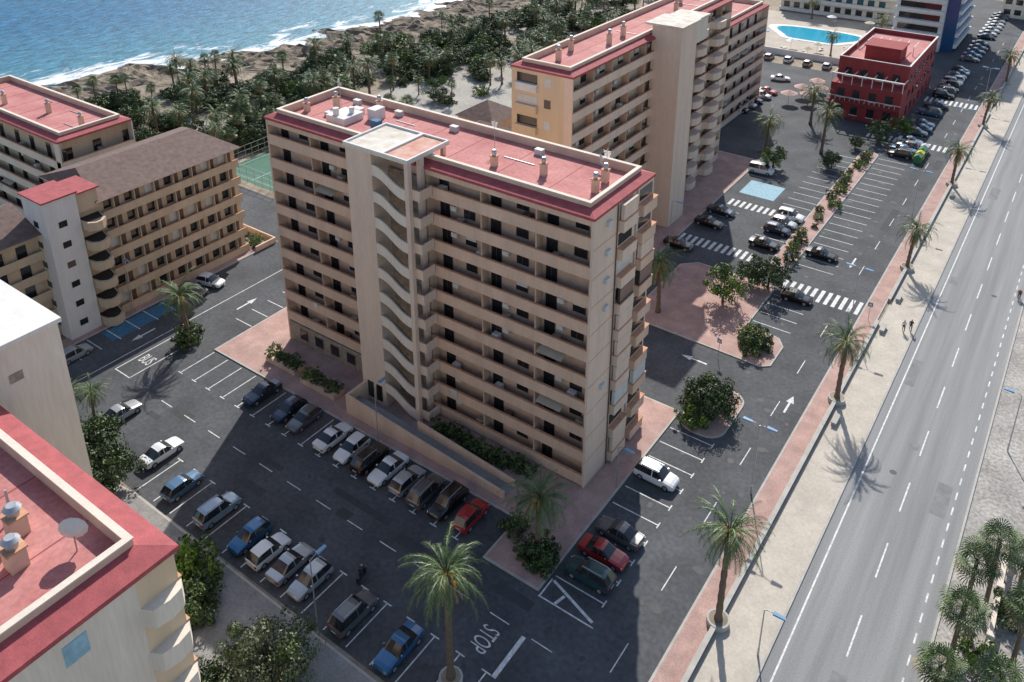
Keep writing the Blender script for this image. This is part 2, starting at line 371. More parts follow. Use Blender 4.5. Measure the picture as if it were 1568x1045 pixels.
def chimney(b,x,y,z,h=1.5,w=.3):
    b.box(x-w,y-w,z,x+w,y+w,z+h,PARA);b.box(x-w-.08,y-w-.08,z+h+.002,x+w+.08,y+w+.08,z+h+.1,RIM)
    b.cyl(x,y,z+h+.1,z+h+.5,w*.75,w*.75,METAL);b.cyl(x,y,z+h+.5,z+h+.7,w*1.05,w*.6,METAL)
def antenna(b,x,y,z,h=3.2):
    b.cyl(x,y,z,z+h,.03,.025,METAL,6)
    for k in range(5): b.box(x-.4+.03*k,y-.015,z+h-.2-.13*k,x+.4-.03*k,y+.015,z+h-.18-.13*k,METAL)
def dish(b,x,y,z,r=.5):
    b.cyl(x,y,z,z+1.1,.04,.04,METAL,6)
    b.raw([(x+.12,y+.12,z+1.2)]+[(x+r*.75*math.cos(t*.524)-.1,y-r*.75*math.cos(t*.524)-.1,z+1.3+r*math.sin(t*.524)) for t in range(12)],[(0,1+i,1+(i+1)%12) for i in range(12)],SHUT)
PZ=2.93
def slab(b,x0,y0,x1,y1,z,m):
    b.box(x0,y0,z,x1,y1,z+.28,CREAM)
    b.raw([(x0+.2,y0+.2,z+.285),(x1-.2,y0+.2,z+.285),(x1-.2,y1-.2,z+.285),(x0+.2,y1-.2,z+.285)],[(0,1,2,3)],m)
    for a in ((x0,y0,x1,y0+.2),(x0,y1-.2,x1,y1),(x0,y0+.202,x0+.2,y1-.202),(x1-.2,y0+.202,x1,y1-.202)): b.box(a[0],a[1],z+.282,a[2],a[3],z+.48,WHITE)
HR=29.8
def stair_tower(b,x0,x1,p,top=30.9,xs=3.5):
    b.box(x0,-p,0,x0+xs,3.5,top,TAN2)
    b.box(x0+xs+.01,-.1,0,x1-.6,.29,HR-1.2,STONE_VOID)  # back wall coloured dark so the stair void looks shaded
    for k in range(10):
        z=.5+k*PZ
        xa,xb=x0+xs+.003,x1-.55
        z1,z0=z+1.85,z+.2
        n=10;prev=None
        for i in range(n+1):
            t=i/n;e=t-.12*math.sin(2*math.pi*t);xx=xa+(xb-xa)*t;zz=z1+(z0-z1)*e
            if prev:
                px,pz=prev;b.hexa([(px,-p+.02,pz-.2),(xx,-p+.02,zz-.2),(xx,-p+.2,zz-.2),(px,-p+.2,pz-.2),(px,-p+.02,pz+.98),(xx,-p+.02,zz+.98),(xx,-p+.2,zz+.98),(px,-p+.2,pz+.98)],CREAM)
                b.hexa([(px,-p+.21,pz-.25),(xx,-p+.21,zz-.25),(xx,-p+1.1,zz-.25),(px,-p+1.1,pz-.25),(px,-p+.21,pz),(xx,-p+.21,zz),(xx,-p+1.1,zz),(px,-p+1.1,pz)],STONE_VOID)
            prev=(xx,zz)
        b.box(x1-.05,-p+.5,z+.1,x1+.9,-.06,z+.25,TAN2)
        b.box(x1-.05,-p+.5,z+.252,x1+.9,-p+.62,z+1.2,TAN2);b.box(x1+.78,-p+.622,z+.252,x1+.9,-.06,z+1.2,TAN2)
    b.box(x1-.55,-p,0,x1-.05,-p+.5,top,TAN2);b.box(x1-.55,-.6,0,x1-.05,-.03,top,TAN2)
    b.box(x0+xs+.5,3.0,HR+.1,x0+xs+.9,3.4,top,TAN2);b.box(x1-.5,3.0,HR+.1,x1-.1,3.4,top,TAN2)
    xm=x0+(x1-x0)*.6
    slab(b,x0-.15,-p-.15,xm,3.8,top,WHITED)
    slab(b,xm+.003,-p-.15,x1+.05,3.8,top,mat('faded_red_membrane',(.5,.2,.14),.85,0,.8,col2=(.66,.45,.36)))
    b.box(x0+xs+.05,1.6,HR+.1,x1-3,2.95,top-.01,WHITE)
    for k in range(2): window(b,x0+.8+1.3*k,x0+1.6+1.3*k,.6,2.6,-p,0)
def main_block(name,T,p=2.4,tower=(-27.5,-19.1),end='main'):
    b=MB(T);W=-42.7;D=11.4;dp=1.25 if end=='main' else 2.2;HT=HR-.15
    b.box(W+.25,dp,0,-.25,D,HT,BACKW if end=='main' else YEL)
    b.box(-.248,0 if end=='main' else dp,0,0,D,HT,TAN2 if end=='main' else CREAM);b.box(W,0,0,W+.248,D,HT,TAN)
    b.box(W+.25,D+.002,0,-.25,D+.2,HT,TAN)
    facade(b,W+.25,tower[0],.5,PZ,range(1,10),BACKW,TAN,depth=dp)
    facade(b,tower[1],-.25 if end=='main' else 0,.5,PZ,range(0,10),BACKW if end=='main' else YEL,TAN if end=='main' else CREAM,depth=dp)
    b.box(W+.25,.1,0,tower[0],dp-.01,2.9,STONE_VOID)
    for k in range(5): window(b,W+2+2.7*k,W+3.3+2.7*k,1.0,2.3,.1,0)
    b.box(tower[0],.3,0,tower[1],dp-.01,HT,TAN)
    b.box(W+.25,0.02,HT-.6,tower[0],dp-.01,HT-.01,TAN);b.box(tower[1],0.02,HT-.6,-.25,dp-.01,HT-.01,TAN)
    roof(b,W,0,0,D,HR,i=.95 if end=='main' else 1.3)
    zc=HR+.1
    if end=='main':
        stair_tower(b,tower[0],tower[1],p)
        for k in range(10):
            z=.5+k*PZ
            b.box(.002,4.5,z-.2,.6,7.3,z+.95,TAN2);b.box(.002,4.45,z+.952,.65,7.35,z+1.03,RIM)
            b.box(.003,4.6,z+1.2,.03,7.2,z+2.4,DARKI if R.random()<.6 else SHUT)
            if R.random()<.5: b.box(.2,4.55,z+1.04,.54,7.2,z+2.6,R.choice([TAN2,SHUT,GLASS,TAN2]))
            b.box(.002,8.4,z-.2,.6,11.2,z+.95,TAN);b.box(.002,8.35,z+.952,.65,11.25,z+1.03,RIM)
            b.box(.003,8.5,z+1.2,.03,11.1,z+2.4,GLASS)
            if R.random()<.5: b.box(.1,8.5,z+1.04,.54,11.1,z+2.6,R.choice([SHUT,GLASS,TAN2]))
            if R.random()<.4: b.box(.003,2.2,z+1.3,.3,2.9,z+1.8,SHUT)
            b.box(.002,.002,z-.22,.02,4.1,z-.16,RIM)
        b.cyl(.08,4.2,0,HT-.1,.06,.06,FRAME,6);b.cyl(.08,7.9,0,HT-.1,.07,.07,METAL,6)
        for x,y in ((-2.6,4.6),(-2.9,7),(-8.5,5.0),(-13.6,4),(-33,8.4),(-38,6.5),(-40.2,4)): chimney(b,x,y,zc,R.uniform(.9,1.4),.28)
        for x in (-3,-16,-38): antenna(b,x,7+R.random(),zc)
        b.box(-36,3,zc,-33.2,6,zc+.8,WHITE);b.box(-32.6,6,zc,-31.4,7.6,zc+1.3,WHITE);b.box(-30.2,4,zc,-29.2,4.8,zc+1.1,BLUEP)
        b.cyl(-35,3.6,zc+.8,zc+1.6,.35,.35,WHITE);b.cyl(-34,5,zc+.8,zc+1.5,.3,.3,WHITE);b.box(-37.4,4,zc,-36.4,5.2,zc+.5,SHUT);b.box(-35.5,6.4,zc,-34.2,7.2,zc+.7,WHITE)
        dish(b,-4.4,9,zc)
        for x in (-37.5,-31,-23,-12): b.box(x,8.6,zc,x+.9,9.2,zc+.6,SHUT)
    else:
        b.box(tower[0],-p,0,tower[1]+.9,8,33,CREAM);b.box(tower[0]-.2,-p-.2,33.002,tower[1]+1.1,5,33.3,WHITE)
        b.box(tower[1]+.902,-2,30.4,tower[1]+.96,-1.2,31.0,STONE_VOID)
        for k in range(10):
            z=.5+k*PZ
            b.prism([(-.13,.142),(0,.0),(.55,.35),(.7,1.1),(.55,1.9),(0,dp)],z-.22,z+.98,CREAM)
            b.box(-.002,dp+2.5,z+1,.03,dp+3.6,z+2.2,LBLUE) if k==9 else None
        for x,y in ((-7,4),(-5.1,5),(-5.4,6.6)): chimney(b,x,y,zc,1.1,.42)
        for x,y in ((-8.6,4.4),(-8.2,3.7)): b.cyl(x,y,zc,zc+1.8,.07,.07,METAL,6)
        dish(b,-3.6,2.9,zc,.65);antenna(b,-12,5,zc);b.box(-11,7,zc,-9,8.5,zc+.9,SHUT);b.cyl(-13,8,zc,zc+.9,.5,.5,SHUT)
    return b.build(name)
main_block('apartment_building',lambda x,y,z:(x-.35,y,z))
main_block('apartment_building',lambda x,y,z:(x+.2,-41.3-y,z),p=4.6,end='left')
rb=MB()
rb.hexa([(-27,-5.7,0),(-6,-5.7,0),(-6,-5.45,0),(-27,-5.45,0),(-27,-5.7,2.6),(-6,-5.7,.9),(-6,-5.45,.9),(-27,-5.45,2.6)],TAN)
rb.hexa([(-27,-5.44,0),(-6,-5.44,0),(-6,-3.9,0),(-27,-3.9,0),(-27,-5.44,1.5),(-6,-5.44,.13),(-6,-3.9,.13),(-27,-3.9,1.5)],CONC)
rb.hexa([(-18.5,-3.89,0),(-6,-3.89,0),(-6,-3.65,0),(-18.5,-3.65,0),(-18.5,-3.89,2),(-6,-3.89,.9),(-6,-3.65,.9),(-18.5,-3.65,2)],TAN)
rb.box(-27.3,-5.7,0,-27.01,-2.5,2.6,TAN);rb.build('access_ramp')
def far_block():
    b=MB();X0,X1,Y0,Y1=-31,-21.5,31,84
    H=30.2;pz=2.98
    b.box(X0,Y0,0,X1-1.25,Y1,H-.15,YEL)
    f=MB(lambda u,v,z:(X1-v,Y0+u,z))
    f.box(0,0,0,.2,1.25,H-.15,TAN2);f.box(52.8,0,0,53,1.25,H-.15,TAN2)
    facade(f,.2,23,.4,pz,range(0,10),BACKW,TAN2,unit=5)
    facade(f,28.5,52.8,.4,pz,range(0,10),BACKW,TAN2,unit=5)
    for k in range(10):
        z=.4+k*pz
        for u in (30,36.5,44): f.prism([(u,-.02),(u+.3,-1.1),(u+1.2,-1.6),(u+2.8,-1.6),(u+3.7,-1.1),(u+4,-.02)],z-.2,z+1,TAN2)
    b.add(f)
    b.box(-22,54,0,-17.3,59.5,32.2,TAN2);b.box(-23,53.6,32.202,-17.0,60,32.5,WHITED)
    b.box(-23,60.01,28,-18.4,66,31.6,CREAM);b.box(-23.2,60.1,31.602,-18.2,66.3,31.9,WHITED)
    for k in range(10):
        z=.4+k*pz
        b.box(X0+.8,Y0-.5,z,X0+4.2,Y0-.003,z+1.05,YEL if k%3 else WHITE);b.box(X0+.9,Y0-.04,z+1.1,X0+4.1,Y0-.004,z+2.3,SHUT if R.random()<.5 else GLASS)
        b.box(X0+5.2,Y0-.04,z+1.0,X0+6.2,Y0-.004,z+2.2,SHUT if k%2 else GLASS)
    roof(b,X0,Y0,X1,Y1,H)
    for y in (36,41,47,52,70,76): chimney(b,R.uniform(-28,-24.5),y,H+.1)
    b.build('apartment_building')
far_block()
def simple_block(name,x0,y0,x1,y1,H,pz,wall,band):
    b=MB();b.box(x0+1.25,y0+1.25,0,x1-1.25,y1,H-.15,wall);nf=int((H-.5)/pz)
    f=MB(lambda u,v,z:(x1-v,y0+u,z));facade(f,.2,y1-y0-.01,.4,pz,range(nf),wall,band,unit=4.5);f.box(0,0,0,.19,1.25,H-.15,band);f.box(y1-y0,0,0,y1-y0+.2,1.25,H-.15,band)
    g=MB(lambda u,v,z:(x0+u,y0+v,z));facade(g,0,x1-x0-.2,.4,pz,range(nf),wall,band,unit=4.5)
    b.add(f);b.add(g)
    roof(b,x0,y0,x1,y1,H)
    for k in range(4): chimney(b,x0+3+(x1-x0-6)*k/3,(y0+y1)/2+R.uniform(-2,2),H+.1)
    return b.build(name)
simple_block('apartment_building',-40,92,-27,120,21.5,2.9,TAN2,TAN2)
simple_block('hotel_block',-116,-5,-82,6,19,2.9,YEL2,CREAM)
def hotel():
    b=MB();X=-66;H=16.6;pz=2.75
    b.box(-78,-9,0,X,11.5,H,YEL2)
    for k in range(6):
        z=.3+k*pz
        for u in range(7):
            y0=-8.4+u*2.85
            b.box(X+.004,y0,z+.95,X+.05,y0+1.0,z+2.3,GLASS if R.random()<.8 else SHUT)
            b.box(X+.004,y0+1.2,z+.1,X+.05,y0+2.1,z+2.3,FRAME)
            b.box(X+.003,y0+1.0,z,X+.69,y0+1.12,z+2.55,YEL2)
        b.box(X+.003,-9,z-.18,X+.8,11.5,z-.02,YEL2);b.box(X+.7,-9,z-.019,X+.8,11.5,z+.9,YEL2);b.box(X+.66,-9,z+.902,X+.84,11.5,z+.97,RIM)
    o=.7
    b.raw([(X+o+.3,-9-o,H),(X+o+.3,11.5+o,H),(-72,9,H+2.4),(-72,-8,H+2.4),(-79,-9-o,H),(-79,11.5+o,H)],[(0,1,2,3),(3,2,5,4),(1,5,2),(0,3,4)],BROWNT)
    b.box(-70,-16,0,-65,-12,19,WHITE);b.box(-70.2,-16.2,19.002,-64.8,-11.8,19.2,EAVE);b.box(-70,-11.79,16,-65.4,-9.2,18.6,YEL2);b.box(-70.2,-11.79,18.602,-65,-9,18.8,EAVE)
    for k in range(6):
        z=.3+k*pz
        b.box(-64.996,-14.6,z+1.2,-64.95,-13.6,z+2.0,GLASS);b.box(-68,-16.05,z+1.2,-67,-16.004,z+2,GLASS)
        b.prism([(-66,-11.99),(-63.9,-11.7),(-63.3,-11),(-63.3,-10.2),(-63.9,-9.4),(-66,-9.01)],z-.15,z+1.0,YEL2)
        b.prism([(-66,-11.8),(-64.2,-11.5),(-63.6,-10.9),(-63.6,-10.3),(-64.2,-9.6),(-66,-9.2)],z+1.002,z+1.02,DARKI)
    b.box(-72,-11.99,0,-66.01,-9.01,15.9,YEL2)
    b.box(-78,-50,0,-68,-16.01,14.6,YEL2)
    for k in range(5):
        z=.3+k*pz
        for u in range(12):
            y0=-49+u*2.75;b.box(-67.996,y0,z+.3,-67.94,y0+1.2,z+2.2,GLASS)
        b.box(-67.99,-50,z-.18,-67.2,-16.02,z-.02,YEL2);b.box(-67.3,-50,z-.019,-67.2,-16.02,z+.95,YEL2)
    b.raw([(-66.6,-51,14.6),(-66.6,-16.01,14.6),(-73,-16.01,17),(-73,-51,17),(-79,-51,14.6),(-79,-16.01,14.6)],[(0,1,2,3),(3,2,5,4),(1,5,2)],BROWNT)
    b.build('hotel')
hotel()
b=MB();b.box(-64.2,11.8,.1,-63.95,15.5,.9,TAN);b.box(-72,15.3,0,-64.21,15.5,.9,TAN);b.build('garden_wall')
for i in range(5): pass
def red_building():
    b=MB();b.box(-12,124,0,2,152,11,REDW);b.box(-12,120,0,2,123.99,7.4,REDW)
    for k in range(8): b.box(-12+k*1.98,120,7.4,-11.85+k*1.98,120.15,9.3,WHITE);b.box(-12+k*1.98,120.16,9.12,-11.85+k*1.98,123.98,9.28,WHITE)
    b.box(-12.1,119.9,9.3,2.1,120.3,9.5,WHITE)
    b.box(-8,128,11,-1,134,14,REDW);b.box(-8.3,127.7,14,-.7,134.3,14.25,REDW)
    for k in range(7): b.box(-11.5+k*1.9,136,11,-11.35+k*1.9,136.15,13,WHITE);b.box(-11.5+k*1.9,136.16,12.85,-11.35+k*1.9,141,12.98,WHITE)
    for (a0,c0,a1,c1) in ((-12,124,2,124.25),(-12,151.75,2,152),(-12,124.26,-11.75,151.74),(1.75,124.26,2,151.74)): b.box(a0,c0,11,a1,c1,12,REDW);b.box(a0-.04,c0,12.002,a1+.04,c1,12.12,WHITE)
    b.raw([(-11.7,124.3,11.02),(1.7,124.3,11.02),(1.7,151.7,11.02),(-11.7,151.7,11.02)],[(0,1,2,3)],ROOFR)
    for k in range(3):
        z=.6+k*3.5
        for x in (-10.5,-7.5,-4.2,-1):
            yy=119.995 if k<2 else 123.99
            b.box(x,yy-.06,z+.5,x+1.4,yy,z+2.3,GLASS);b.box(x-.1,yy-.1,z+.3,x+1.5,yy,z+.45,WHITE)
        for y in range(126,151,4): b.box(2.003,y,z+.5,2.06,y+1.5,z+2.3,GLASS)
    for k in range(14): b.box(-11.8+k*.98,119.7,3.9,-11.7+k*.98,119.8,4.8,WHITE)
    b.box(-12.2,119.2,3.6,2.2,119.99,3.9,REDW);b.box(-12.2,119.2,4.8,2.2,119.4,4.9,WHITE)
    b.build('red_restaurant_building')
red_building()
b=MB();b.box(-14,184,0,-2,212,34,WHITE);b.box(-1.998,186,0,1.0,210,34,BLUEG)
for k in range(11):
    z=1+k*3
    b.box(-14,183.0,z,-2,183.99,z+.9,WHITE);b.box(-13,183.96,z+1,-3,183.995,z+2.5,GLASS)
    b.box(1.002,186,z,1.7,210,z+.9,WHITE)
b.build('white_apartment_tower')
b=MB();b.box(-52,207,0,-18,225,11,CREAM)
for k in range(3):
    b.box(-52,205.8,k*3.4+.2,-18,206.94,k*3.4+1.2,WHITE)
    for j in range(10): b.box(-51+j*3.1,206.95,k*3.4+1.1,-49.2+j*3.1,206.996,k*3.4+2.9,GLASS)
b.build('white_hotel')
b=MB();b.box(6,236,0,18,262,20,CREAM);
for k in range(6):
    for j in range(4): b.box(6.6+j*2.8,235.95,k*3.1+1,8.4+j*2.8,235.996,k*3.1+2.6,GLASS)
b.build('distant_apartment_building')
def blob(cx,cy,a,bb,k=1): return [(cx+k*(a+2.4*math.sin(3*t))*math.cos(t),cy+k*(bb+1.5*math.cos(2*t))*math.sin(t)) for t in [i*math.pi/16 for i in range(32)]]
b=MB();b.prism(blob(-33,182,11,8,1.22),0,.10,WHITE);b.prism(blob(-33,182,11,8),.101,.12,POOLW)
b.prism(blob(-51,177,4,3,1),.0,.125,POOLW)
b.build('swimming_pool')
sheet('pool_terrace',[(-62,158,-16,204)],.010,mat('terrace_paving',(.46,.40,.33),.9,.15,.3))
b=MB();b.box(-62,157.6,0,-14,157.9,1.6,WHITE);b.box(-14.3,157.91,0,-14,183,1.6,WHITE);b.build('pool_wall')
UM=mat('parasol_straw',(.55,.48,.36),.9,.15,2)
for i in range(16):
    x,y=R.choice([(R.uniform(-58,-18),R.uniform(160,169)),(R.uniform(-58,-50),R.uniform(165,200)),(R.uniform(-21,-17),R.uniform(168,200)),(R.uniform(-50,-20),R.uniform(196,202))])
    b=MB();b.cyl(0,0,0,2.3,.04,.04,METAL,6);b.raw([(0,0,2.7)]+[(1.5*math.cos(t*.785),1.5*math.sin(t*.785),2.1) for t in range(8)],[(0,1+k,1+(k+1)%8) for k in range(8)],UM if i%2 else SHUT);b.box(1.2,-.3,.25,2.59,.3,.4,SHUT);b.box(2.6,-.3,.25,3,.3,.7,SHUT);b.build('parasol_with_lounger',(x,y,0),R.random()*6)
for i,(x,y) in enumerate([(-17.5,124),(-20,128),(-16.5,129.5),(-21,122),(-18.5,134)]):
    b=MB();b.cyl(0,0,0,2.5,.05,.05,METAL,6);b.raw([(0,0,3.2)]+[(1.9*math.cos(t*.785),1.9*math.sin(t*.785),2.4) for t in range(8)],[(0,1+k,1+(k+1)%8) for k in range(8)],mat('parasol_pink',(.55,.38,.33),.9,.1,2));b.build('terrace_parasol',(x,y,0))
b=MB()
for (x,y,w,d) in ((-70,58,9,9),(-60,62,9,10),(-66,72,9,8)):
    b.box(x-w/2,y-d/2,0,x+w/2,y+d/2,3.25,TAN)
    b.raw([(x-w/2-.4,y-d/2-.8,3.3),(x+w/2+.4,y-d/2-.8,3.3),(x+w/2+.4,y+d/2+.8,3.3),(x-w/2-.4,y+d/2+.8,3.3),(x,y,6.2)],[(0,1,4),(1,2,4),(2,3,4),(3,0,4)],BROWNT)
b.build('beach_pavilion')
sheet('sports_court',[(-93,27,-77,39)],.006,COURT)
b=MB()
for a in ((-92,28,-78,28),(-92,38,-78,38),(-92,28.06,-92,37.94),(-78,28.06,-78,37.94),(-85,28.06,-85,37.94)):
    x0,y0,x1,y1=a;b.box(min(x0,x1)-.05,min(y0,y1),.009,max(x0,x1)+.05,max(y0,y1)+.05,.012,PAINT)
b.build('court_lines')
b=MB()
for a in ((-93,27,-77,27),(-93,39,-77,39),(-93,27,-93,39),(-77,27,-77,39)):
    n=8
    for i in range(n+1):
        t=i/n;x=a[0]+(a[2]-a[0])*t;y=a[1]+(a[3]-a[1])*t;b.cyl(x,y,0,3,.04,.04,METAL,5)
    for z in (1,2,3): b.box(min(a[0],a[2])-.02,min(a[1],a[3])-.02,z-.02,max(a[0],a[2])+.02,max(a[1],a[3])+.02,z+.02,METAL)
b.build('court_fence')
b=MB()
for i in range(26):
    y=-13.8+i*1.1;b.box(34.6,y,.2,34.75,y+.15,1.1,CREAM)
b.box(34.5,-14,1.102,34.85,15,1.25,CREAM);b.box(34.5,-14,0,34.85,15,.198,CREAM)
for y in (-8.4,-2.4,4.2,9.7,15.01): b.box(34.4,y,0,34.95,y+.5,1.5,CREAM)
b.build('balustrade')
# ------------------------------------------------------------------ vegetation
def frond(b,base,az,el,L,droop,m,nl=22,lw=.075,ll=.6):
    pts=[];p=Vector(base);a=el;n=9;st=L/n
    for i in range(n+1):
        pts.append(p.copy());p=p+Vector((math.cos(az)*math.cos(a),math.sin(az)*math.cos(a),math.sin(a)))*st;a-=droop/n*(1+.9*i/n)
    vs=[];fs=[];side=Vector((-math.sin(az),math.cos(az),0))
    for i in range(n):
        w=.035*(1-i/n)+.012;o=len(vs);vs+=[pts[i]+side*w,pts[i]-side*w,pts[i+1]-side*w*.8,pts[i+1]+side*w*.8];fs.append((o,o+1,o+2,o+3))
    for j in range(nl):
        t=.16+.84*j/nl;q=t*n;i=min(int(q),n-1);c=pts[i].lerp(pts[i+1],q-i);d=(pts[i+1]-pts[i]).normalized()
        ln_=ll*(math.sin(math.pi*min(1,t*.85+.12))**.6)*R.uniform(.85,1.1)
        for s_ in (1,-1):
            e=c+(side*s_*.65+d*.8-Vector((0,0,1))*.35*R.uniform(.3,1.8)).normalized()*ln_
            o=len(vs);vs+=[c-d*lw*.5,c+d*lw*.5,e];fs.append((o,o+1,o+2))
    b.raw(vs,fs,m)
def palm_mesh(h,seed,nf=58,L=4.1):
    R.seed(seed);b=MB();lean=R.uniform(-.6,.6),R.uniform(-.6,.6)
    n=16;pts=[];rs=[]
    for i in range(n+1):
        t=i/n;pts.append((lean[0]*t*t,lean[1]*t*t,h*t));rs.append((.27-.07*t+(.05 if i%2 else 0)+ (.16 if t>.9 else 0)+(.12*(1-t*8) if t<.12 else 0)))
    b.tube(pts,rs,BARK,9)
    top=Vector(pts[-1])
    for i in range(nf):
        az=i*2.39996+R.uniform(-.35,.35);t=i/nf
        el=1.35-1.8*t+R.uniform(-.25,.25)
        frond(b,top+Vector((.15*math.cos(az),.15*math.sin(az),.2-.3*t)),az,el,L*R.uniform(.7,1.1),R.uniform(1.1,2.3),FROND)
    for i in range(16):
        az=R.uniform(0,6.28);frond(b,top-Vector((0,0,.3)),az,-.4-R.random()*.7,L*R.uniform(.5,.7),.7,FROND2,14,.08,.4)
    for i in range(7):
        az=R.uniform(0,6.28)
        b.tube([top,top+Vector((math.cos(az)*.5,math.sin(az)*.5,.25)),top+Vector((math.cos(az)*1.1,math.sin(az)*1.1,-.5))],[.04,.06,.14],mat('date_bunch',(.62,.3,.05),.8,.2,3),5)
    return b.mesh('date_palm')
def fan_mesh(h,seed):
    R.seed(seed);b=MB();n=12;l0=R.uniform(-.5,.5)
    b.tube([(l0*(i/n)**2,0,h*i/n) for i in range(n+1)],[.2-.05*i/n+(.08 if i<1 else 0) for i in range(n+1)],BARK,8)
    top=Vector((l0,0,h))
    for i in range(34):
        az=i*2.4+R.uniform(-.3,.3);t=i/34;el=1.3-2.1*t+R.uniform(-.2,.2);d=Vector((math.cos(az)*math.cos(el),math.sin(az)*math.cos(el),math.sin(el)));c=top+d*1.0*R.uniform(.7,1.2)
        b.tube([top,c],[.025,.02],FROND,3)
        side=Vector((-math.sin(az),math.cos(az),0));vs=[];fs=[]
        for k in range(15):
            a=-1.9+3.8*k/14;dd=(d*math.cos(a)+side*math.sin(a)).normalized();pp=(d*-math.sin(a)+side*math.cos(a))*.045
            e=c+dd*.75-Vector((0,0,.1));e2=c+dd*1.05-Vector((0,0,.4));o=len(vs);vs+=[c,e+pp,e-pp,e2];fs+=[(o,o+1,o+2),(o+1,o+3,o+2)]
        b.raw(vs,fs,FROND if t<.85 else FROND2)
    return b.mesh('fan_palm')
def tree_mesh(h,r,seed,m,nc=60,nl=55,trunk=True,leaf=.2,flat=.75,m2=None):
    R.seed(seed);b=MB();ch=h-r*flat
    if trunk:
        b.tube([(0,0,0),(.1,.05,h*.3),(.05,.1,h*.6)],[.22,.16,.1],TRUNK,7)
        for i in range(7):
            az=i*.9+R.random();e=(math.cos(az)*r*.6,math.sin(az)*r*.6,ch+R.uniform(-.2,.4)*r)
            b.tube([(.07,.05,h*.3+R.random()*h*.2),(e[0]*.4,e[1]*.4,ch*.85),e],[.1,.07,.03],TRUNK,5)
    vs=[];fs=[];vs2=[];fs2=[]
    for c in range(nc):
        while 1:
            q=Vector((R.uniform(-1,1),R.uniform(-1,1),R.uniform(-1,1)))
            if .3<q.length<1: break
        lump=1+.45*noise.noise(q.normalized()*1.7+Vector((seed,0,0)))
        q=Vector((q.x*r*lump,q.y*r*lump,q.z*r*flat*lump+ch))
        if q.z<.15: q.z=.15+R.random()*.3
        cr=R.uniform(.2,.45)*r*.75;V,F=(vs2,fs2) if (m2 and R.random()<.35) else (vs,fs)
        for k in range(nl):
            d=Vector((R.gauss(0,1),R.gauss(0,1),R.gauss(0,1))).normalized()*cr*R.uniform(.55,1)
            d.z*=.75;p=q+d
            if p.z<.05: continue
            a=Vector((R.gauss(0,1),R.gauss(0,1),R.gauss(0,.6))).normalized();nn=(d.normalized()+a*.6);t1=nn.cross(a).normalized()*leaf*R.uniform(.6,1.2);t2=nn.cross(t1).normalized()*leaf*.55
            o=len(V);V+=[p-t1,p+t2,p+t1,p-t2];F.append((o,o+1,o+2,o+3))
    b.raw(vs,fs,m)
    if vs2: b.raw(vs2,fs2,m2)
    return b.mesh('tree')
PM=[palm_mesh(h,s) for h,s in ((10.3,1),(9.2,2),(8.2,3),(6.8,4),(7.2,5))]
FM=[fan_mesh(h,s) for h,s in ((6.5,11),(4.5,12),(8.5,13))]
rg=MB()
for i,(x,y,k,rz) in enumerate([(1.2,-22.6,0,0),(16.2,-6.2,1,1),(16.2,27.6,2,2),(16.2,62.5,3,3),(16.2,96.8,4,4),(16.2,131,3,2),(16.2,165,4,1),(.2,-9,4,.7),(-8.1,32,4,2.5),(-53,-7.6,3,1.1),
    (-50,-23.6,3,.5),(-48,-22.8,3,4),(-6.6,98,2,3),(-15,91,3,1),(-13,112,3,4)]):
    sc=1
    if i in(10,11): sc=.62
    if i in(3,4,5,6): sc=.92
    if i==7: sc=(1,1,.85)
    inst(PM[k],'date_palm',(x,y,.1),rz,sc)
    if i in range(0,7) or i==9:
        hh=.66 if i not in(0,9) else .3
        rg.cyl(x,y,0,hh,.95,.95,KERB,16,cap=False);rg.cyl(x,y,0,hh,.78,.78,KERB,16,cap=False)
        rg.raw([(x+math.cos(t)*r_,y+math.sin(t)*r_,hh) for r_ in (.95,.78) for t in [q*math.pi/8 for q in range(16)]],[(q,(q+1)%16,16+(q+1)%16,16+q) for q in range(16)],KERB)
        rg.raw([(x+math.cos(t)*.78,y+math.sin(t)*.78,hh-.02) for t in [q*math.pi/8 for q in range(16)]],[tuple(range(16))],SAND)
rg.build('palm_planter_rings')
for x,y,k in ((33.9,6.8,2),(32.6,6.0,0),(32.4,.7,0),(31.9,-3.4,1),(35.6,-2,1),(36.5,4,0),(36,11,1),(33,-8,1)): inst(FM[k],'fan_palm',(x,y,0),R.random()*6,1)
OL=mat('leaf_olive',(.13,.155,.075),.6,.25,.8,island=.5)
TM=[tree_mesh(5.5,3.2,21,LEAF2,m2=LEAF),tree_mesh(6,3.4,22,LEAF,m2=LEAF3),tree_mesh(5,3.3,23,LEAF2,m2=LEAF,flat=.6),tree_mesh(1.6,1.2,24,LEAF,40,30,False,.12,.8,m2=LEAF2),tree_mesh(1.8,1.4,25,LEAF3,40,30,False,.13,.8,m2=LEAF),
    tree_mesh(4.2,3,26,LEAF2,110,100,True,.15,.72,m2=LEAF),tree_mesh(6.5,3.6,27,OL,110,100,True,.14,.75,m2=LEAF)]
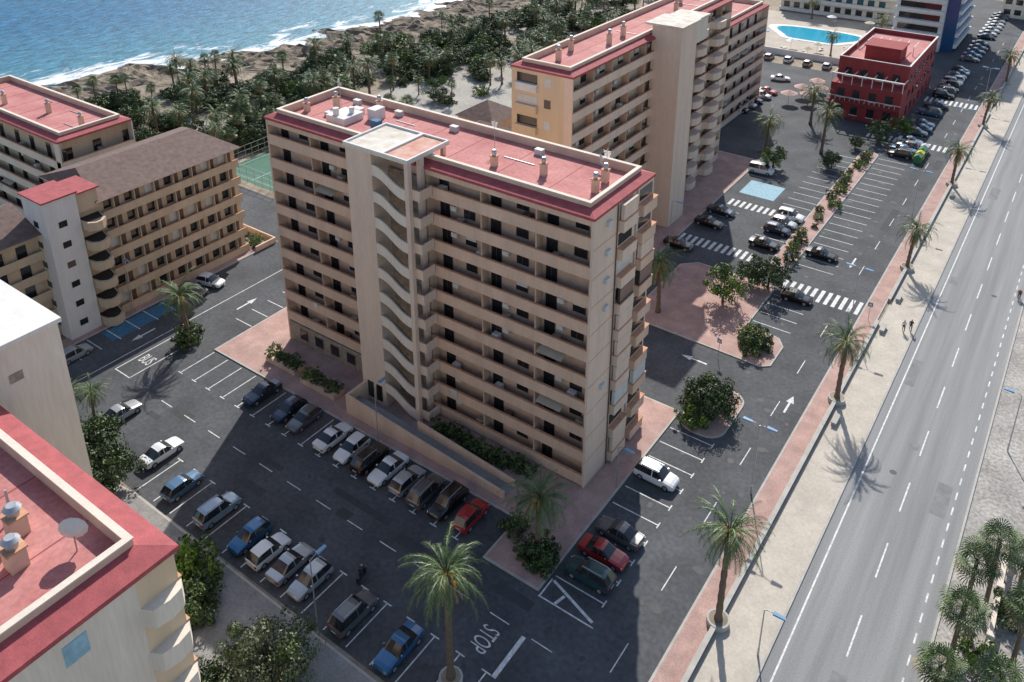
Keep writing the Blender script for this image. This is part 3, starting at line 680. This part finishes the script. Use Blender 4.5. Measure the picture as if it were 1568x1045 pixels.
for n_,x,y,k,s_ in (('tree',5.2,17.6,5,.98),('shrub',4.6,14.8,4,1.3),('shrub',5,30.8,3,1.5),('shrub',5.6,32.6,3,1.4),('shrub',4,33,4,1.2),('tree',-2,39,1,.9),('tree',1.7,46,0,.85),('tree',-.6,45.2,2,.7),('tree',-8.8,-31.6,6,1),('tree',-11.5,-35,5,.9),
    ('shrub',-22.5,-28.2,4,1.6),('shrub',-24.5,-28.8,4,1.7),('shrub',-20.5,-29.5,3,1.6),('shrub',-19.3,-31,3,1.7),('tree',-39.5,-27.3,5,1.1),('tree',-43,-27,2,1),('tree',-37,-29.5,0,1),('tree',-45,-24,5,.7),
    ('tree',-11.7,86,1,.75),('tree',-3,92,2,.6),('tree',1,110,0,.8),('tree',4,116,1,.7),('tree',-2,104,2,.5),('shrub',-53.2,-7.3,3,1.5),('shrub',-52.6,-8.4,3,1.3),
    ('shrub',33.4,-5.4,3,1.6),('shrub',34,2.5,4,1.2),('shrub',35.8,8,3,1.4),('shrub',33,-10,4,1.5),('shrub',-65,12.6,3,.7),('shrub',-66.5,13.6,4,.8),('shrub',-69,13.2,3,.9)):
    inst(TM[k],n_,(x,y,.08),R.random()*6,s_)
for i in range(16): inst(TM[3+i%2],'shrub',(R.uniform(0,2),55+i*3.1,.1),R.random()*6,R.uniform(.5,1.1))
for i in range(9): inst(TM[3],'shrub',(-17+i*1.4,-2.0+R.uniform(-.5,.5),.1),R.random()*6,R.uniform(.7,1))
for i in range(8): inst(TM[3],'shrub',(R.uniform(-3,2),R.uniform(-11.6,-7),.1),R.random()*6,R.uniform(.8,1.3))
pl=MB()
for x0,x1,y in ((-42,-37,-3.8),(-35.5,-30,-4.2)):
    pl.box(x0,y-.9,.1,x1,y+.9,.7,TAN)
    for i in range(4): inst(TM[3+(i==0)],'shrub',(x0+.7+i*(x1-x0-1.4)/3,y,.6),R.random()*6,R.uniform(.5,.9))
pl.build('planter')
FP=FM+PM[3:5]
def scatter(n,fx,pp,cl=.0,f=.05):
    c=0;t=0
    while c<n and t<n*40:
        t+=1;x,y=fx()
        if x<shx(y)+17 or (-95<x<-75 and 25<y<41) or (y<27 and x>-112) or (-64<x<-45 and y<54) or (-76<x<-53 and 51<y<79) or (-64<x<-14 and 156<y<226): continue
        if noise.noise((x*f,y*f,1))<cl+R.uniform(-.15,.15): continue
        c+=1
        if R.random()<pp: inst(R.choice(FP),'palm_tree',(x,y,0),R.random()*6,R.uniform(.7,1.05))
        else:
            k=R.choice([0,2,2,1,3,3,4,5,5])
            inst(TM[k],'park_tree' if k not in(3,4) else 'shrub',(x,y,-.1),R.random()*6,(R.uniform(.6,1.3),R.uniform(.6,1.3),R.uniform(.4,.9)) if k not in(3,4) else R.uniform(.8,2))
def band(a,b_,y0,y1):
    def f():
        y=R.uniform(y0,y1);return shx(y)+R.uniform(a,b_),y
    return f
scatter(240,band(24,52,10,210),.2,-.08)
scatter(150,band(17,70,10,150),.35,-.1,.08)
scatter(60,lambda:(R.uniform(-108,-74),R.uniform(40,62)),.35,-.1)
scatter(80,lambda:(R.uniform(-98,-50),R.uniform(62,150)),.6,.05,.09)
scatter(110,lambda:(R.uniform(-105,-50),R.uniform(150,260)),.4,-.05)
for x,y in ((-118,20),(-112,24),(-122,28),(-108,18),(-125,12),(-130,22),(-100,44),(-98,38),(-72,46),(-66,50),(-104,30)): inst(TM[R.choice([0,2,5])],'park_tree',(x,y,-.1),R.random()*6,R.uniform(.9,1.3))
for x,y in ((-116,30),(-98,30),(-103,35),(-70,42),(-88,48),(-80,50)): inst(PM[3],'palm_tree',(x,y,0),R.random()*6,.9)
for x,y in ((-48,163),(-24,164),(-54,190),(-18,190),(-40,200)): inst(PM[3],'palm_tree',(x,y,0),R.random()*6,.8)
# ------------------------------------------------------------------ cars
def car(name,x,y,rz,col,kind='hatch',metal=.35):
    paint=mat('paint_%g_%g_%g'%col,col,.32,0,1,metal=metal,coat=.8)
    L,W,H={'hatch':(4.05,.86,1.47),'sedan':(4.5,.88,1.44),'suv':(4.4,.91,1.65),'van':(4.4,.9,1.82)}[kind]
    h=L/2;bz=.92 if kind!='suv' else 1.02
    if kind=='van': bz=1.05
    hood=bz-.08
    rear={'hatch':(-h+.12,-h+.55),'sedan':(-h+.75,-h+1.5),'suv':(-h+.1,-h+.5),'van':(-h+.06,-h+.2)}[kind]
    wf={'hatch':(h-1.15,h-1.85),'sedan':(h-1.35,h-2.05),'suv':(h-1.15,h-1.8),'van':(h-.9,h-1.6)}[kind]
    st=[(-h,.8,.38,bz-.12,bz-.12,.7,0),(-h+.08,.95,.28,bz,bz+.0,.8,0)]
    if kind=='sedan': st.append((rear[0],1,.24,bz+.02,bz+.03,.86,0))
    else: st[1]=(-h+.08,.96,.28,bz,bz+.01,.84,0)
    st+=[(rear[1],1,.22,bz,H-.06,.72,1),(rear[1]+.35,1,.2,bz,H,.74,1),(-.22,1,.2,bz-.02,H+.02,.75,1),(-.12,1,.2,bz-.02,H+.02,.75,1),(wf[1]-.3,1,.2,bz-.03,H,.74,1),(wf[1],1,.2,bz-.03,H-.06,.7,1),
         (wf[0],1,.2,bz-.05,bz-.03,.84,0),(h-.45,.98,.22,hood-.08,hood-.05,.8,0),(h-.12,.9,.26,hood-.2,hood-.17,.72,0),(h,.74,.34,hood-.36,hood-.34,.6,0)]
    b=MB();rings=[]
    for (sx,w,zb,zt,zr,tw,ir) in st:
        w*=W;tw*=W
        rings.append([(sx,-w*.92,zb),(sx,-w,zb+.14),(sx,-w,zb+(zt-zb)*.62),(sx,-w*.95,zt),(sx,-tw,zr),(sx,-tw*.8,zr+.035),(sx,0,zr+.055),(sx,tw*.8,zr+.035),(sx,tw,zr),(sx,w*.95,zt),(sx,w,zb+(zt-zb)*.62),(sx,w,zb+.14),(sx,w*.92,zb)])
    for i in range(len(rings)-1):
        A,B=rings[i],rings[i+1];ia,ib=st[i][6],st[i+1][6]
        pil=abs(st[i][0]+.22)<.01
        for j in range(12):
            m=paint
            if (ia or ib) and j in(3,8) and not pil: m=GLASS
            if ia!=ib and j in(4,5,6,7): m=GLASS
            b.raw([A[j],A[j+1],B[j+1],B[j]],[(0,1,2,3)],m,j not in(3,8))
        b.raw([A[0],A[12],B[12],B[0]],[(0,1,2,3)],RUB)
    b.raw(rings[0],[tuple(range(13))],paint);b.raw(rings[-1],[tuple(range(13))],paint)
    for wx in (-h+.8,h-.85):
        for s_ in (-1,1):
            yy=s_*W*.86;n=14
            vs=[(wx+.33*math.cos(t*2*math.pi/n),yy+s_*.13,.33+.33*math.sin(t*2*math.pi/n)) for t in range(n)]+[(wx+.33*math.cos(t*2*math.pi/n),yy-s_*.1,.33+.33*math.sin(t*2*math.pi/n)) for t in range(n)]
            b.raw(vs,[tuple(range(n))]+[(i,(i+1)%n,n+(i+1)%n,n+i) for i in range(n)],RUB)
            vs=[(wx+.2*math.cos(t*2*math.pi/n),yy+s_*.135,.33+.2*math.sin(t*2*math.pi/n)) for t in range(n)]
            b.raw(vs,[tuple(range(n))],METAL)
    LI=mat('headlamp',(.7,.7,.68),.15,0,1);TL=mat('tail_lamp',(.35,.01,.01),.3,0,1)
    for s_ in (-1,1):
        y0,y1=sorted((s_*W*.5,s_*W*.86))
        b.hexa([(h-.3,y0,hood-.35),(h-.02,y0,hood-.37),(h-.14,y1,hood-.37),(h-.4,y1,hood-.35),(h-.3,y0,hood-.14),(h-.06,y0,hood-.2),(h-.2,y1,hood-.18),(h-.4,y1,hood-.14)],LI)
        y0,y1=sorted((s_*W*.62,s_*W*.9));b.box(-h-.01,y0,bz-.34,-h+.2,y1,bz-.13,TL)
        y0,y1=sorted((s_*W*.98,s_*W*1.16));b.box(wf[0]-.35,y0,bz,wf[0]-.2,y1,bz+.13,paint)
    b.box(h-.04,-W*.4,.42,h+.015,W*.4,hood-.45,RUB);b.box(-h-.02,-.26,.52,-h+.02,.26,.63,SHUT)
    if kind=='suv':
        for s_ in (-1,1): y0,y1=sorted((s_*W*.58,s_*W*.63));b.box(-h+.8,y0,H+.03,.5,y1,H+.1,METAL)
    o=b.build(name,(x,y,.012),rz);return o
P2=math.pi/2
C=dict(db=(.02,.035,.07),lb=(.30,.38,.44),bl=(.03,.13,.27),si=(.45,.47,.48),wh=(.76,.76,.74),gr=(.13,.135,.14),bk=(.012,.012,.014),rd=(.36,.015,.02),te=(.02,.075,.09),bs=(.09,.18,.27),be=(.35,.3,.22))
def ca(lst):
    for x,y,rz,c,k in lst:
        car('parked_car' ,x+R.uniform(-.12,.12),y+R.uniform(-.15,.15),rz+R.uniform(-.04,.04),C[c],k,metal=.0 if c in('wh','rd') else .4)
U,Dn=P2,-P2
ca([(-32.4,-22.9,U,'bs','hatch'),(-27,-22.9,U,'lb','suv'),(-22.2,-22.9,Dn,'bl','hatch'),(-19.5,-23,U,'wh','hatch'),(-16.7,-22.9,U,'si','sedan'),(-14.1,-22.9,Dn,'si','hatch'),(-8.8,-23.1,U,'gr','suv'),(-3.5,-23.2,Dn,'bl','sedan'),
 (-38.2,-21.4,U,'wh','sedan'),(-47.1,-20.5,U,'si','sedan'),(-61.6,-17.5,U,'si','hatch'),(-62,2.4,.3,'wh','hatch'),(-62,-.6,.3,'gr','hatch'),
 (-37.3,-9.3,Dn,'db','sedan'),(-32.6,-9.4,Dn,'db','hatch'),(-30,-9.4,Dn,'gr','hatch'),(-25.3,-9.6,U,'wh','sedan'),(-22.5,-9.6,Dn,'wh','hatch'),(-20,-9.5,U,'bk','suv'),(-17.6,-9.7,Dn,'wh','sedan'),(-15,-9.5,U,'si','hatch'),(-12.4,-9.4,U,'gr','suv'),(-9.9,-9.4,Dn,'bk','suv'),(-7.2,-9.5,U,'rd','hatch'),
 (4.9,5.3,0,'wh','suv'),(5.2,-3,math.pi,'gr','sedan'),(5.3,-5.9,0,'rd','sedan'),(5.5,-8.7,math.pi,'te','suv'),
 (5.2,58.8,0,'bk','sedan'),(6.0,45.4,0,'bk','hatch'),(-2.8,57.2,0,'bk','sedan'),(-2.8,62.5,0,'db','hatch'),(-2.8,65.4,0,'si','hatch'),(-2.6,68.3,0,'wh','suv'),(-12.4,58.8,0,'bk','sedan'),(-12.4,63.5,0,'db','sedan'),(-12.8,82.9,.1,'wh','van'),(-13.3,49.8,0,'bk','sedan'),
 (-28,111,0,'bk','sedan'),(-27.6,115,0,'si','hatch'),(-27.4,118.5,0,'db','hatch'),(-27.2,122,0,'si','suv'),(-27,126,0,'rd','sedan'),(-27.9,137,.4,'wh','sedan')])
for i in range(24):
    y=105+i*2.75
    if 139<y<146: continue
    if i in(4,8,9,11): continue
    ca([(6.0,y,0 if i%2 else math.pi,R.choice(['bk','wh','gr','si','gr','db','bs','bk']),R.choice(['hatch','sedan','suv']))])
for i in range(14):
    if i!=5: ca([(6.2,180+i*4.3,0,R.choice(['db','wh','si','gr','bl']),'sedan')])
for i in range(7): ca([(-46+i*4.9,152+R.random(),P2,R.choice(['db','wh','si','rd','be']),'hatch')])
# ------------------------------------------------------------------ street furniture
def lamp(x,y,rz=0,h=8.2,two=True):
    b=MB();b.cyl(0,0,0,.9,.1,.08,METAL,8);b.cyl(0,0,.9,h,.065,.045,METAL,8)
    for s_ in ((1,-1) if two else (1,)):
        b.tube([(0,0,h-.05),(s_*.4,0,h+.1),(s_*.75,0,h+.12)],[.03,.03,.03],METAL,5)
        x0,x1=sorted((s_*.7,s_*1.65))
        b.hexa([(x0,-.2,h+.06),(x1,-.15,h+.06),(x1,.15,h+.06),(x0,.2,h+.06),(x0,-.17,h+.2),(x1,-.12,h+.16),(x1,.12,h+.16),(x0,.17,h+.2)],GLAM)
    b.build('street_lamp',(x,y,.1),rz)
for y in (-26,9,44,80,115,146,180): lamp(13.3 if y<100 else 14.2,y)
lamp(-10,-25.9,P2,8,False);lamp(-21,-7.3,P2,7.5,False);lamp(19.9,-7,0,5,False);lamp(33,30,math.pi,7,False);lamp(-64.6,-8,0,8,False);lamp(-14.2,48,0,8,False);lamp(2.2,2,0,5,False)
for x,y in ((15,46),(2.2,52.6),(13.9,140),(-49.2,13),(2.2,27.4)):
    b=MB();b.cyl(0,0,0,2.6,.035,.035,METAL,6);b.box(-.3,-.05,2.1,.3,-.03,2.7,BLUEP);b.box(-.18,-.055,2.2,.18,-.051,2.55,SHUT);b.build('traffic_sign',(x,y,.1),R.uniform(-.3,.3))
for i,(c) in enumerate([(.05,.2,.08),(.6,.5,.05),(.05,.2,.08),(.6,.6,.58)]):
    m=mat('bin_%d'%i,c,.5,.1,2);b=MB();b.prism(rounded(-.8,-.7,.8,.7,.3,3),.1,1.3,m);b.raw([(-.8,-.7,1.3),(.8,-.7,1.3),(.8,.7,1.3),(-.8,.7,1.3),(-.5,0,1.75),(.5,0,1.75)],[(0,1,5,4),(2,3,4,5),(1,2,5),(3,0,4)],m);b.box(-.4,-.74,1,.4,-.69,1.2,RUB)
    b.build('recycling_container',(9.2,104+i*2.0,.0),P2)
for y in (24,44.8,53.5,92):
    b=MB();b.box(-.3,-.9,.42,.3,.9,.5,KERB);b.box(-.25,-.8,0,.25,-.6,.42,KERB);b.box(-.25,.6,0,.25,.8,.42,KERB);b.build('stone_bench',(17.1,y,.12))
# ------------------------------------------------------------------ people
def human(name,loc,rz,J,shirt,trous):
    skin=mat('skin',(.45,.27,.19),.6,0,1);hair=mat('hair',(.03,.02,.015),.8,0,1)
    names=list(J);idx={n:i for i,n in enumerate(names)}
    E=[('pel','che'),('che','nek'),('nek','hed'),('hed','top'),('pel','hl'),('hl','kl'),('kl','al'),('al','tl'),('pel','hr'),('hr','kr'),('kr','ar'),('ar','tr'),('che','sl'),('sl','el'),('el','wl'),('wl','fl'),('che','sr'),('sr','er'),('er','wr'),('wr','fr')]
    rad={'pel':.15,'che':.16,'nek':.06,'hed':.1,'top':.085,'hl':.095,'kl':.065,'al':.045,'tl':.035,'hr':.095,'kr':.065,'ar':.045,'tr':.035,'sl':.06,'el':.043,'wl':.03,'fl':.022,'sr':.06,'er':.043,'wr':.03,'fr':.022}
    me=bpy.data.meshes.new(name);me.from_pydata([J[n] for n in names],[(idx[a],idx[b_]) for a,b_ in E],[])
    o=bpy.data.objects.new(name,me);COL.objects.link(o);sk=o.modifiers.new('s','SKIN');sb=o.modifiers.new('b','SUBSURF');sb.levels=1;sb.render_levels=1
    for n,v in zip(names,me.skin_vertices[0].data): v.radius=(rad[n],rad[n]);v.use_root=(n=='pel')
    bpy.context.view_layer.update();dg=bpy.context.evaluated_depsgraph_get();m2=bpy.data.meshes.new_from_object(o.evaluated_get(dg));bpy.data.objects.remove(o)
    m2.materials.clear()
    for m in (skin,hair,shirt,trous,RUB): m2.materials.append(m)
    grp={'pel':3,'hl':3,'hr':3,'kl':3,'kr':3,'al':3,'ar':3,'tl':4,'tr':4,'che':2,'sl':2,'sr':2,'el':2,'er':2,'wl':0,'wr':0,'fl':0,'fr':0,'nek':0,'hed':0,'top':1}
    for p in m2.polygons:
        c=p.center;n=min(names,key=lambda q:(Vector(J[q])-c).length/ (1.3 if q in('pel','che') else 1));p.material_index=grp[n];p.use_smooth=True
    return inst(m2,name,loc,rz)
walk={'pel':(0,0,.93),'che':(0,.02,1.3),'nek':(0,.02,1.48),'hed':(0,.04,1.6),'top':(0,.03,1.7),'hl':(-.1,0,.88),'kl':(-.11,.18,.5),'al':(-.11,.3,.1),'tl':(-.11,.45,.05),'hr':(.1,0,.88),'kr':(.11,-.02,.48),'ar':(.11,-.28,.13),'tr':(.11,-.18,.04),
 'sl':(-.19,.02,1.4),'el':(-.25,-.12,1.13),'wl':(-.24,-.05,.88),'fl':(-.23,0,.78),'sr':(.19,.02,1.4),'er':(.25,.1,1.14),'wr':(.24,.28,.95),'fr':(.23,.35,.88)}
SH1=mat('cloth_white',(.6,.6,.6),.9,.1,5);SH2=mat('cloth_navy',(.03,.04,.08),.9,.1,5);SH3=mat('cloth_red',(.35,.05,.05),.9,.1,5)
human('pedestrian',(20,46.6,.12),0.1,walk,SH2,SH2);human('pedestrian',(19.3,45.9,.12),.1,walk,SH1,SH2)
ride={'pel':(0,-.25,.95),'che':(0,.0,1.28),'nek':(0,.12,1.42),'hed':(0,.18,1.54),'top':(0,.18,1.63),'hl':(-.1,-.2,.92),'kl':(-.13,.18,.78),'al':(-.13,.08,.36),'tl':(-.13,.22,.32),'hr':(.1,-.2,.92),'kr':(.13,.12,.62),'ar':(.13,.0,.24),'tr':(.13,.14,.2),
 'sl':(-.19,.03,1.36),'el':(-.26,.2,1.14),'wl':(-.24,.42,1.04),'fl':(-.24,.5,1.02),'sr':(.19,.03,1.36),'er':(.26,.2,1.14),'wr':(.24,.42,1.04),'fr':(.24,.5,1.02)}
def bike(loc,rz,name,tr=.33,tw=.03,motor=False):
    e=bpy.data.objects.new(name,None);COL.objects.link(e);e.location=loc;e.rotation_euler=(0,0,rz)
    b=MB()
    for yc in (-.55,.58):
        n=20;vs=[];fs=[]
        for i in range(n):
            t=2*math.pi*i/n
            for j in range(5):
                u=2*math.pi*j/5;rr=tr+tw*math.cos(u);vs.append((tw*math.sin(u),yc+rr*math.cos(t),tr+tw+rr*math.sin(t)))
        for i in range(n):
            for j in range(5): fs.append((i*5+j,i*5+(j+1)%5,((i+1)%n)*5+(j+1)%5,((i+1)%n)*5+j))
        b.raw(vs,fs,RUB,True)
        for i in range(6): t=i*math.pi/6;b.tube([(0,yc-tr*math.cos(t),tr+.02-tr*math.sin(t)),(0,yc+tr*math.cos(t),tr+.02+tr*math.sin(t))],[.006,.006],METAL,3)
    fm=mat('scooter_body' if motor else 'bike_frame',(.03,.03,.035) if motor else (.3,.03,.03),.4,0,1)
    for a,c in (((0,-.55,tr),(0,-.28,.85)),((0,-.05,.3),(0,-.28,.85)),((0,-.55,tr),(0,-.05,.3)),((0,-.05,.3),(0,.4,.8)),((0,-.26,.78),(0,.4,.85)),((0,.58,tr),(0,.38,.95))): b.tube([a,c],[.022,.022],fm,6)
    b.tube([(-.27,.42,1.0),(0,.38,.97),(.27,.42,1.0)],[.018]*3,METAL,5);b.box(-.08,-.42,.84,.08,-.14,.9,RUB)
    if motor:
        b.hexa([(-.16,-.75,.35),(.16,-.75,.35),(.16,-.0,.3),(-.16,0,.3),(-.14,-.8,.82),(.14,-.8,.82),(.16,.0,.78),(-.16,.0,.78)],fm);b.hexa([(-.22,.34,.3),(.22,.34,.3),(.18,.46,.3),(-.18,.46,.3),(-.22,.3,1.0),(.22,.3,1.0),(.15,.42,1.05),(-.15,.42,1.05)],fm);b.box(-.18,0,.28,.18,.4,.34,fm)
    o=b.build(name+'_frame');o.parent=e
    h=human(name+'_rider',(0,0,0),0,ride,SH3 if not motor else SH2,SH2);h.parent=e
bike((30.3,63,0.0),math.pi,'bicycle_with_rider');bike((-10.9,-20.0,0),.3,'scooter_with_rider',.26,.06,True)
# ------------------------------------------------------------------ camera, light, sky
cd=bpy.data.cameras.new('camera');co=bpy.data.objects.new('camera',cd);COL.objects.link(co);S.camera=co
cd.sensor_width=36;cd.lens=30.0;cd.shift_y=-.2076;cd.clip_end=9000;cd.clip_start=.5
co.location=(31.5,-57.2,64);co.rotation_euler=(math.radians(90-21.6),0,math.radians(35.3))
el=math.radians(40);sd=Vector((-.45*math.cos(el),.893*math.cos(el),math.sin(el)))
ld=bpy.data.lights.new('sun','SUN');ld.energy=5.0;ld.angle=math.radians(.5);ld.color=(1,.955,.89)
lo=bpy.data.objects.new('sun',ld);COL.objects.link(lo);lo.rotation_euler=(-sd).to_track_quat('-Z','Y').to_euler();lo.location=(-50,80,120)
w=bpy.data.worlds.new('World');S.world=w;w.use_nodes=True;nt=w.node_tree
sk=nt.nodes.new('ShaderNodeTexSky');sk.sky_type='NISHITA';sk.sun_disc=False;sk.sun_elevation=el;sk.sun_rotation=math.atan2(sd.x,sd.y)
bg=nt.nodes['Background'];bg.inputs[1].default_value=.15;nt.links.new(sk.outputs[0],bg.inputs[0])
S.view_settings.view_transform='Standard';S.view_settings.look='None';S.view_settings.exposure=0
